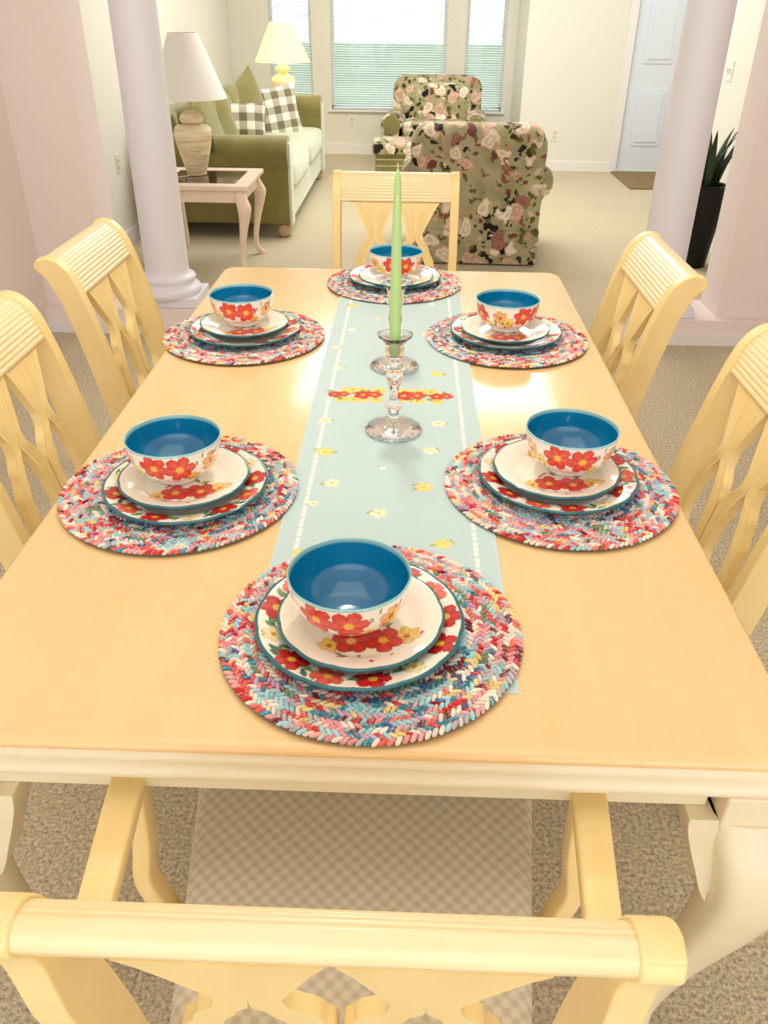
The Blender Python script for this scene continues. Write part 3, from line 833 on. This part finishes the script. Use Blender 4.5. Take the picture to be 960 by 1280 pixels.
# ------------------------------------------------------------------ table runner
def make_runner():
    x0, x1, y0, y1 = -.131, .194, .093, 1.80; st = .0021
    nx, ny = int((x1-x0)/st), int((y1-y0)/st)
    gx = np.linspace(x0, x1, nx+1); gy = np.linspace(y0, y1, ny+1)
    X, Y = np.meshgrid(gx, gy); Z = np.full_like(X, .0020) + .0004*np.sin(X*23+Y*9)*np.sin(Y*7) + .0000
    V = np.stack([X, Y, Z], -1).reshape(-1, 3)
    V0 = V.copy(); V0[:, 2] = .0002
    idx = np.arange((nx+1)*(ny+1)).reshape(ny+1, nx+1)
    F = np.stack([idx[:-1, :-1], idx[:-1, 1:], idx[1:, 1:], idx[1:, :-1]], -1).reshape(-1, 4).tolist()
    n = len(V); verts = V.tolist(); peri = list(idx[0, :]) + list(idx[1:, -1]) + list(idx[-1, -2::-1]) + list(idx[-2:0:-1, 0])
    for p in peri: verts.append((V[p][0], V[p][1], .0002))
    for i in range(len(peri)):
        j = (i+1) % len(peri); F.append((int(peri[j]), int(peri[i]), n+i, n+j))
    o = obj('table_runner', (verts, F), M_runner, angle=180)
    P = np.array(verts)[:, :2]; col = np.tile(S(196, 218, 216), (len(P), 1))
    xe = np.minimum(P[:, 0]-x0, x1-P[:, 0])
    dash = (np.abs(xe-.031) < .0035) & ((P[:, 1] % .0135) < .0105); col[dash] = S(250, 248, 232)
    col[(xe < .004)] *= 1.08
    rr = random.Random(2)
    YE, WH, CR = (S(250, 232, 150), S(240, 206, 100)), (S(252, 250, 240), S(230, 235, 225)), (S(253, 248, 216), S(240, 228, 170))
    fl = [(-.090, 1.50, YE, 1), (.115, 1.52, WH, .8), (-.078, 1.31, WH, .8), (.097, 1.29, CR, .8), (-.108, 1.19, CR, .7), (-.092, 1.065, CR, .7), (.120, 1.045, YE, 1.1), (-.098, .80, CR, 1), (.118, .80, CR, 1), (-.086, .675, YE, 1.2), (.100, .690, CR, 1.0), (.018, .62, WH, .5), (-.064, .565, CR, 1), (.088, .560, YE, 1.1), (-.088, .50, CR, .6), (.017, .475, CR, 1), (.115, .395, YE, 1), (-.09, .36, YE, 1), (.02, .33, CR, .9), (-.02, 1.40, CR, .6), (.05, .25, YE, 1), (.14, .17, CR, 1)]
    for x, y, (a, b_), s in fl:
        for q in range(2): leaf(P, col, x+rr.choice((-1, 1))*.013*s, y+rr.uniform(-.006, .006), .008*s, rr.uniform(0, PI), S(176, 186, 120))
        flower(P, col, x, y, .0145*s, rr.uniform(0, 3), 5, a, b_, S(240, 200, 110))
    yc = .925
    for x in (-.075, -.028, .075, .118, .045, .005, -.05):
        for dy in (-.022, .022): flower(P, col, x+rr.uniform(-.012, .012), yc+dy, .017, rr.uniform(0, 3), 6, S(250, 228, 130), S(232, 190, 90), S(240, 160, 60))
    for x, s in ((-.082, .8), (-.022, 1.05), (.062, 1.2), (.126, .9)):
        for q in range(4): leaf(P, col, x+rr.uniform(-.03, .03), yc+rr.uniform(-.02, .02), .010, rr.uniform(0, PI), S(140, 150, 80))
        flower(P, col, x-.010*s, yc, .019*s, rr.uniform(0, 3)); flower(P, col, x+.012*s, yc+.003, .017*s, rr.uniform(0, 3), 5, S(236, 84, 60), S(190, 30, 30))
    set_colors(o, np.clip(col, 0, 1))
    o.location = (0, 0, TH)
    return props(o, 'pale aqua table runner with yellow and red printed flowers and stitched borders', 'table runner')
make_runner()

# ------------------------------------------------------------------ candlesticks and candles
def make_stick():
    t = thing('candlestick', 'clear crystal candlestick', 'candlestick')
    sc = lambda r, z, th: r*(1+.018*math.cos(16*th)) if r > .03 else r*(1+.03*math.cos(8*th))
    pr = [(.046, 0), (.051, .002), (.052, .006), (.046, .011), (.032, .016), (.018, .024), (.011, .032), (.009, .040)]
    obj('foot', LATHE([(p.x, p.y) for p in catmull(pr, 3)], 64, mod=sc), M_glass, t, angle=60)
    pr = [(.009, .040), (.014, .046), (.016, .053), (.011, .060), (.0075, .066), (.008, .080), (.012, .096), (.016, .108), (.013, .118), (.0085, .124), (.011, .130)]
    obj('stem', LATHE([(p.x, p.y) for p in catmull(pr, 3)], 40, mod=sc), M_glass, t, angle=60)
    pr = [(.011, .130), (.016, .140), (.017, .155), (.018, .168), (.024, .178), (.031, .184), (.0315, .186), (.024, .182), (.0150, .174), (.0112, .166), (.0110, .148), (.002, .146)]
    obj('cup', LATHE([(p.x, p.y) for p in catmull(pr, 3)], 48, mod=lambda r, z, th: r*(1+(.03*math.cos(12*th) if r > .026 else 0))), M_glass, t, angle=60)
    return t
cs = make_stick(); cs.location = (.033, .765, TH+.0024)
props(cs, 'clear crystal candlestick on the runner between camera and flower band', 'candlestick', 'crystal candlesticks')
c2 = copy_tree(cs); c2.location = (.028, 1.077, TH+.0024); c2['label'] = 'clear crystal candlestick on the runner farther from the camera, past the flower band'
def make_candle():
    t = thing('taper_candle', 'green taper candle', 'candle')
    pr = [(.0085, 0), (.0100, .003), (.0102, .02), (.0095, .10), (.0085, .17), (.0074, .225), (.0064, .240), (.0045, .248), (.0018, .254), (.0010, .256)]
    obj('wax', LATHE(pr, 32), M_candle, t, angle=60)
    obj('wick', LATHE([(.0009, .255), (.0008, .266)], 8), M_wick, t)
    return t
ca = make_candle(); ca.location = (.033, .765, TH+.1508)
props(ca, 'green taper candle in the crystal holder closer to the camera', 'candle', 'green taper candles')
cb = copy_tree(ca); cb.location = (.028, 1.077, TH+.1508); cb['label'] = 'green taper candle in the farther crystal holder, its tip higher in view'

# ------------------------------------------------------------------ sofa
sofa = thing('sofa', 'olive two-seat sofa with sage seat along the living room wall', 'sofa', (-1.25, 6.6, 0))
def sx(bm): return bm
# local: faces +x ; x from -.47 (back) to .47 (front), y -1.26 .. 1.22
x0, x1, ya, yb = -.47, .46, -1.26, 1.20
def arm_bm(y0, y1):
    bm = bmesh.new()
    prof = catmull([(y0+.02, .10), (y0+.02, .44), (y0-.01, .50), (y0-.03, .575), (y0+.0, .645), (y0+.07, .67), (y0+.15, .655), (y0+.185, .60), (y0+.17, .50), (y0+.16, .10)], 5)
    extrude_poly(bm, prof, lambda p, s: ((x0, x1)[s], p.x, p.y)); return bm
o = obj('arm', arm_bm(ya, 0), M_olive, sofa, bevel=.012)
bm = bmesh.new()
prof = catmull([(yb-.02, .10), (yb-.02, .44), (yb+.01, .50), (yb+.03, .60), (yb+.0, .70), (yb-.07, .725), (yb-.15, .71), (yb-.185, .64), (yb-.17, .50), (yb-.16, .10)], 5)
extrude_poly(bm, prof[::-1], lambda p, s: ((x0, x1)[s], p.x, p.y))
obj('arm', bm, M_olive, sofa, bevel=.012)
obj('base', BX(x0+.02, x1-.01, ya+.15, yb-.15, .09, .30), M_sage, sofa, smooth=False, bevel=.02)
obj('front_panel', BX(x1-.012, x1+.012, ya+.02, ya+.165, .085, .63), M_sage, sofa, smooth=False, bevel=.01)
obj('front_panel', BX(x1-.012, x1+.012, yb-.165, yb-.02, .085, .66), M_sage, sofa, smooth=False, bevel=.01)
bm = bmesh.new()
extrude_poly(bm, catmull([(x0, .10), (x0-.02, .5), (x0-.03, .76), (x0+.02, .80), (x0+.12, .79), (x0+.17, .70), (x0+.20, .10)], 5), lambda p, s: (p.x, (ya+.10, yb-.10)[s], p.y))
obj('back_frame', bm, M_olive, sofa, bevel=.02)
ym = (ya+yb)/2
for (a, c) in ((ya+.165, ym-.005), (ym+.005, yb-.165)):
    obj('seat_cushion', SE((.12, (a+c)/2, .385), (.72, c-a, .19), .30, .22), M_sage, sofa)
for (a, c) in ((ya+.165, ym-.005), (ym+.005, yb-.165)):
    M = Matrix.Rotation(R(-14), 3, 'Y')
    obj('back_cushion', SE((-.20, (a+c)/2, .64), (.24, c-a, .46), .45, .35, M=M), M_olive, sofa)
for (fx, fy) in ((x1-.06, ya+.09), (x1-.06, yb-.09), (x0+.07, ya+.09), (x0+.07, yb-.09)):
    obj('bun_foot', LATHE([(.025, 0), (.045, .015), (.052, .045), (.045, .075), (.035, .09)], 24, (fx, fy)), M_foot, sofa)
def put_pillow(name, bm, mat, loc, rot, label, cat='pillow', trim=None, group=None):
    o = obj(name, bm, mat, smooth=True); o.location = loc; o.rotation_euler = [R(a) for a in rot]
    props(o, label, cat, group); return o
put_pillow('throw_pillow', pillow_bm(.50, .50, .20), M_olive, (-1.36, 6.95, .66), (0, -30, 68), 'plain olive throw pillow tilted up highest on the sofa', group='pillows on the sofa')
put_pillow('throw_pillow', pillow_bm(.50, .46, .20), M_olive, (-1.42, 5.92, .60), (0, -24, 62), 'slumped olive throw pillow behind the pottery lamp', group='pillows on the sofa')
p = put_pillow('throw_pillow', pillow_bm(.46, .46, .15), M_plaid, (-1.15, 7.20, .61), (-14, -8, 20), 'upright brown and cream gingham pillow on the sofa far end', group='pillows on the sofa')
bm = bmesh.new(); tube(bm, [(-.24, 0, .23), (-.27, -.01, .20), (-.275, -.01, .10), (-.275, -.01, .02)], [.008, .012, .022, .026], 12); obj('tassel', bm, M_olive_dark, p)
put_pillow('throw_pillow', pillow_bm(.40, .30, .14), M_plaid, (-1.29, 6.38, .64), (-20, 0, 6), 'small gingham pillow low on the sofa seat showing above the arm', group='pillows on the sofa')
bm = bmesh.new(); tube(bm, [(0, 0, .04), (0, -.005, .02), (0, -.01, -.03), (0, -.01, -.12)], [.008, .015, .026, .030], 12)
o = obj('tassel', bm, M_olive_dark, sofa); o.location = (-.05, -1.315, .70)

# ------------------------------------------------------------------ end table and lamps
et = thing('end_table', 'pale pickled-wood end table with smoked glass inset and curved legs', 'end table', (-1.20, 4.68, 0))
hx, hy = .30, .31; zt = .53
bm = bmesh.new()
for bx in ((-hx, hx, -hy, -hy+.085, zt-.028, zt), (-hx, hx, hy-.085, hy, zt-.028, zt), (-hx, -hx+.085, -hy+.084, hy-.084, zt-.028, zt), (hx-.085, hx, -hy+.084, hy-.084, zt-.028, zt)): box(bm, *bx)
obj('top_frame', bm, M_whitewood, et, smooth=False, bevel=.006)
obj('glass_inset', BX(-hx+.084, hx-.084, -hy+.084, hy-.084, zt-.016, zt-.004), M_darkglass, et, smooth=False)
bm = bmesh.new(); q = .035
for bx in ((-hx+q, hx-q, -hy+q, -hy+q+.02, zt-.10, zt-.027), (-hx+q, hx-q, hy-q-.02, hy-q, zt-.10, zt-.027), (-hx+q, -hx+q+.02, -hy+q, hy-q, zt-.10, zt-.027), (hx-q-.02, hx-q, -hy+q, hy-q, zt-.10, zt-.027)): box(bm, *bx)
obj('apron', bm, M_whitewood, et, smooth=False, bevel=.003)
for a in (-1, 1):
    for c in (-1, 1):
        bm = bmesh.new()
        pa = catmull([(-.004, zt-.028, .030), (.010, zt-.08, .036), (.026, zt-.13, .040), (.022, zt-.19, .032), (.004, zt-.29, .022), (-.012, .12, .017), (-.008, .05, .017), (.014, .02, .024), (.014, 0, .022)], 4)
        rings = []
        for p in pa:
            X, Y_ = a*(hx-.055+p.x), c*(hy-.055+p.x)
            rings.append([bm.verts.new((X + p.z*math.copysign(abs(math.cos(t))**.7, math.cos(t)), Y_ + p.z*math.copysign(abs(math.sin(t))**.7, math.sin(t)), p.y)) for t in [2*PI*k/16 for k in range(16)]])
        for r1, r2 in zip(rings, rings[1:]):
            for k in range(16): bm.faces.new((r1[k], r1[(k+1) % 16], r2[(k+1) % 16], r2[k]))
        bm.faces.new(rings[0]); bm.faces.new(rings[-1][::-1])
        obj('leg', bm, M_whitewood, et, angle=60)
def shade_bm(rb, rt, z0, z1, th=.004):
    return LATHE([(rb, z0), (rt, z1), (rt-th, z1), (rb-th, z0), (rb, z0)], 48, cap=False)
lamp = thing('table_lamp', 'unlit pottery table lamp with a wide pale cone shade on the end table', 'lamp', (-1.275, 4.75, zt-.0035))
b0 = [(.055, 0), (.060, .004), (.062, .02), (.085, .10), (.105, .18), (.113, .235), (.108, .262), (.090, .278), (.055, .286), (.040, .290)]
obj('body', LATHE([(p.x, p.y) for p in catmull(b0, 3)], 40), M_lampbody, lamp, angle=60)
obj('neck_cap', LATHE([(.040, .288), (.066, .296), (.072, .312), (.066, .332), (.045, .352), (.022, .364), (.012, .372)], 40), M_lampbody, lamp, angle=60)
obj('stem', LATHE([(.008, .37), (.008, .47)], 12), M_brass, lamp)
obj('lamp_shade', shade_bm(.222, .085, .425, .76), M_shade, lamp, angle=60)
lamp2 = thing('table_lamp', 'lit table lamp with glowing yellow cone shade at the window', 'lamp', (-1.19, 8.12, .60))
b0 = [(.05, 0), (.055, .01), (.09, .08), (.112, .17), (.112, .215), (.09, .245), (.045, .26), (.04, .27), (.062, .29), (.066, .31), (.045, .335), (.015, .355)]
obj('body', LATHE([(p.x, p.y) for p in catmull(b0, 3)], 40), M_lampyellow, lamp2, angle=60)
obj('stem', LATHE([(.008, .35), (.008, .47)], 12), M_brass, lamp2)
obj('lamp_shade', shade_bm(.258, .105, .365, .685), M_shade_lit, lamp2, angle=60)
bu = obj('bulb', LATHE([(.012, .45), (.018, .47), (.03, .50), (.03, .52), (.016, .54), (.002, .545)], 20), M_plastic, lamp2)
t = thing('side_table', 'small pale side table carrying the lit lamp behind the sofa', 'side table', (-1.19, 8.14, 0))
obj('table_top', LATHE([(.28, .575), (.295, .58), (.295, .595), (.288, .60)], 40), M_whitewood, t, angle=40)
obj('pedestal', LATHE([(.16, 0), (.17, .02), (.05, .06), (.03, .2), (.045, .35), (.03, .5), (.08, .575)], 24), M_whitewood, t, angle=40)
bm = bmesh.new(); tube(bm, catmull([(-.02, -.06, .006), (-.085, -.13, .006), (-.145, -.10, .006), (-.215, -.14, .007), (-.24, -.14, .004)], 6), .003, 8)
obj('lamp_cord', bm, M_plastic, lamp)

# ------------------------------------------------------------------ floral armchairs
def armchair(name, label, loc, rz, W=.92, D=.88, HB=.84, HA=.60, seat_light=False):
    """local: faces +y, back at -y"""
    t = thing(name, label, 'armchair', loc, rz, 'floral armchairs by the window')
    w, d = W/2, D/2
    # outer back with rolled top
    bm = bmesh.new()
    prof = catmull([(-d+.06, .04), (-d+.05, .40), (-d+.03, .62), (-d+.0, HB-.13), (-d-.01, HB-.06), (-d+.03, HB-.005), (-d+.11, HB+.005), (-d+.19, HB-.03), (-d+.24, HB-.14), (-d+.27, .40), (-d+.27, .04)], 4)
    n = 24; rows = []
    for j in range(n+1):
        u = -1+2*j/n; ee = (1-abs(u)**12)
        row = []
        for p in prof:
            zz = p.y; xx = u*(w-.045)
            if zz > HB*.62: zz = zz - (1-ee)*.045*(zz-HB*.62)/(HB*.38)*2
            cy = -d+.15; yy = cy+(p.x-cy)*(.80+.20*ee)
            row.append(bm.verts.new((xx, yy, zz)))
        rows.append(row)
    m = len(prof)
    for r1, r2 in zip(rows, rows[1:]):
        for i in range(m): bm.faces.new((r1[i], r2[i], r2[(i+1) % m], r1[(i+1) % m]))
    bm.faces.new(rows[0]); bm.faces.new(rows[-1][::-1])
    obj('back', bm, M_floral, t, angle=60)
    bm = bmesh.new(); tube(bm, [(-w+.06, -d+.028, HB-.155), (0, -d+.022, HB-.15), (w-.06, -d+.028, HB-.155)], .008, 10); obj('piping', bm, M_floral, t)
    bk = SE((0, -d+.32, HB-.27), (W-.30, .24, .44), .45, .35); obj('back_cushion', bk, M_floral, t)
    for s in (-1, 1):
        bm = bmesh.new()
        A = HA
        prof = catmull([(w-.13, .05), (w-.15, A-.16), (w-.19, A-.09), (w-.17, A-.015), (w-.09, A+.012), (w-.005, A-.02), (w+.022, A-.09), (w+.005, A-.16), (w-.035, A-.20), (w-.045, .24), (w-.035, .05)], 4)
        if s > 0: prof = prof[::-1]
        extrude_poly(bm, prof, lambda p, q: (s*p.x, (-d+.10, d-.03)[q], p.y))
        a_ = obj('arm', bm, M_floral, t, bevel=.015)
        bm = bmesh.new()
        for q in range(1):
            ring = []
            cx_, cz_ = s*(w-.085), A-.085
            tube(bm, [(cx_, d-.034, cz_), (cx_, d-.012, cz_)], [.088, .080], 28)
        obj('arm_front', bm, M_olive, a_)
    obj('seat_base', BX(-w+.12, w-.12, -d+.20, d-.05, .06, .30), M_floral, t, smooth=False, bevel=.03)
    obj('seat_cushion', SE((0, .05, .375), (W-.34, D-.26, .19), .28, .22), M_floral, t)
    obj('skirt', BX((-w+.04, w-.04, d-.045, d-.030, .03, .22), (-w+.04, -w+.05, -d+.06, d-.03, .03, .22), (w-.05, w-.04, -d+.06, d-.03, .03, .22), (-w+.05, w-.05, -d+.045, -d+.055, .012, .22)), M_floral, t, smooth=False)
    for (a, c) in ((-1, -1), (1, -1), (-1, 1), (1, 1)):
        obj('foot', LATHE([(.022, 0), (.035, .02), (.035, .045), (.03, .065)], 20, (a*(w-.11), c*(d-.11))), M_foot, t)
    return t
armchair('armchair', 'large floral armchair seen from behind, just past the end dining chair', (.47, 5.14, 0), R(-2), .91, .86, .835, .60)
armchair('armchair', 'smaller-looking floral armchair under the window facing the camera', (.28, 8.42, 0), R(176), .98, .84, .83, .53)
ott = thing('ottoman', 'green-sided floral topped ottoman on wooden base beside the armchairs', 'ottoman', (-.13, 7.66, 0), R(2))
obj('cushion', SE((0, 0, .315), (.38, .44, .12), .3, .22), M_floral, ott)
obj('body', BX(-.16, .16, -.19, .19, .11, .27), M_olive, ott, smooth=False, bevel=.012)
for z in (.165, .22): obj('piping', rim_stack([(.02, z-.004), (0, z-.003), (0, z+.003), (.02, z+.004)], .165, .195, .02), M_sage, ott)
obj('base', BX(-.19, .19, -.20, .20, .05, .115), M_foot, ott, smooth=False, bevel=.02)
for (a, c) in ((-1, -1), (1, -1), (-1, 1), (1, 1)):
    obj('foot', LATHE([(.015, 0), (.025, .02), (.022, .052)], 16, (a*.15, c*.15)), M_foot, ott)

# ------------------------------------------------------------------ plant in black vase
pl = thing('potted_plant', 'dark sword-leaved plant in a tall black vase behind the right-hand column', 'plant', (1.90, 4.86, 0))
pl['label'] = 'dark sword-leaved plant in a tall black vase beside the white column'
obj('vase', LATHE([(p.x, p.y) for p in catmull([(.085, 0), (.09, .01), (.10, .12), (.118, .28), (.128, .40), (.120, .48), (.125, .50), (.112, .50), (.105, .46), (.01, .45)], 3)], 40), M_black, pl, angle=60)
bm = bmesh.new(); rl = random.Random(4)
for k in range(34):
    a = rl.uniform(0, 2*PI); r0 = rl.uniform(0, .07); L = rl.uniform(.24, .44); lean = rl.uniform(.05, .30); wd = rl.uniform(.012, .02)
    p0 = Vector((r0*math.cos(a), r0*math.sin(a), .45)); out = Vector((math.cos(a), math.sin(a), 0)); sd = Vector((-math.sin(a), math.cos(a), 0))
    prev = None
    for j in range(9):
        t_ = j/8; c_ = p0 + out*lean*L*1.2*t_**1.7 + Vector((0, 0, L*(t_-.12*t_**3))); ww = wd*(1-t_**2.2)*(.7+.6*min(1, t_*3))+.0008
        cur = (bm.verts.new(c_-sd*ww), bm.verts.new(c_-out*ww*.35), bm.verts.new(c_+sd*ww))
        if prev:
            bm.faces.new((prev[0], prev[1], cur[1], cur[0])); bm.faces.new((prev[1], prev[2], cur[2], cur[1]))
        prev = cur
lf = obj('leaves', bm, M_leaf, pl, angle=60); lf['kind'] = 'stuff'
md = lf.modifiers.new('s', 'SOLIDIFY'); md.thickness = .0015

# ------------------------------------------------------------------ light
def area(name, loc, size, energy, color=(1, 1, 1), rot=(0, 0, 0), sy=None):
    l = bpy.data.lights.new(name, 'AREA'); l.size = size; l.energy = energy; l.color = color
    if sy: l.shape = 'RECTANGLE'; l.size_y = sy
    o = bpy.data.objects.new(name, l); COL.objects.link(o); o.location = loc; o.rotation_euler = rot; return o
def point(name, loc, rad, energy, color=(1, 1, 1)):
    l = bpy.data.lights.new(name, 'POINT'); l.shadow_soft_size = rad; l.energy = energy; l.color = color
    o = bpy.data.objects.new(name, l); COL.objects.link(o); o.location = loc; return o
point('chandelier_light', (-.06, 1.28, 2.0), .06, 25, (1, .93, .82))
area('dining_fill_light', (.0, .2, 2.70), 1.6, 9, (1, .96, .93))  # added soft fill from above, no known fixture here
area('living_fill_light', (.2, 6.2, 2.70), 2.2, 92, (1, .985, .965))  # large unseen fill, added to brighten the living room
area('foyer_fill_light', (2.7, 7.4, 2.70), .6, 9, (.95, .98, 1))  # small fill added over the door area, not a known lamp
point('lamp_bulb_light', (-1.19, 8.12, 1.16), .03, 9, (1, .86, .45))
wd = bpy.data.worlds.new('World'); bpy.context.scene.world = wd; wd.use_nodes = True
bg = wd.node_tree.nodes['Background']; bg.inputs['Color'].default_value = (.93, .96, 1, 1); bg.inputs['Strength'].default_value = 2.3

# ------------------------------------------------------------------ camera
q = (1015.937, .55843, .011387, .0273494, .0545546, -.5963456, 1.4342038)
F_, p_, r_, y_, cx_, cy_, cz_ = q
f = Vector((-math.sin(y_)*math.cos(p_), math.cos(y_)*math.cos(p_), -math.sin(p_)))
rt = Vector((math.cos(y_), math.sin(y_), 0)); up = rt.cross(f)
Rv = math.cos(r_)*rt + math.sin(r_)*up; Uv = -math.sin(r_)*rt + math.cos(r_)*up
cam = bpy.data.cameras.new('camera'); co = bpy.data.objects.new('camera', cam); COL.objects.link(co)
co.matrix_world = Matrix(((Rv.x, Uv.x, -f.x, cx_), (Rv.y, Uv.y, -f.y, cy_), (Rv.z, Uv.z, -f.z, cz_), (0, 0, 0, 1)))
cam.sensor_fit = 'VERTICAL'; cam.sensor_height = 36; cam.lens = F_/1280*36; cam.clip_start = .02; cam.clip_end = 600
sc = bpy.context.scene; sc.camera = co
sc.view_settings.view_transform = 'Standard'; sc.view_settings.look = 'None'
sc.view_settings.exposure = 0; sc.view_settings.gamma = 1; sc.view_settings.use_curve_mapping = False
try:
    sc.cycles.max_bounces = 10; sc.cycles.sample_clamp_indirect = 4; sc.cycles.caustics_reflective = False; sc.cycles.use_denoising = True
except Exception: pass
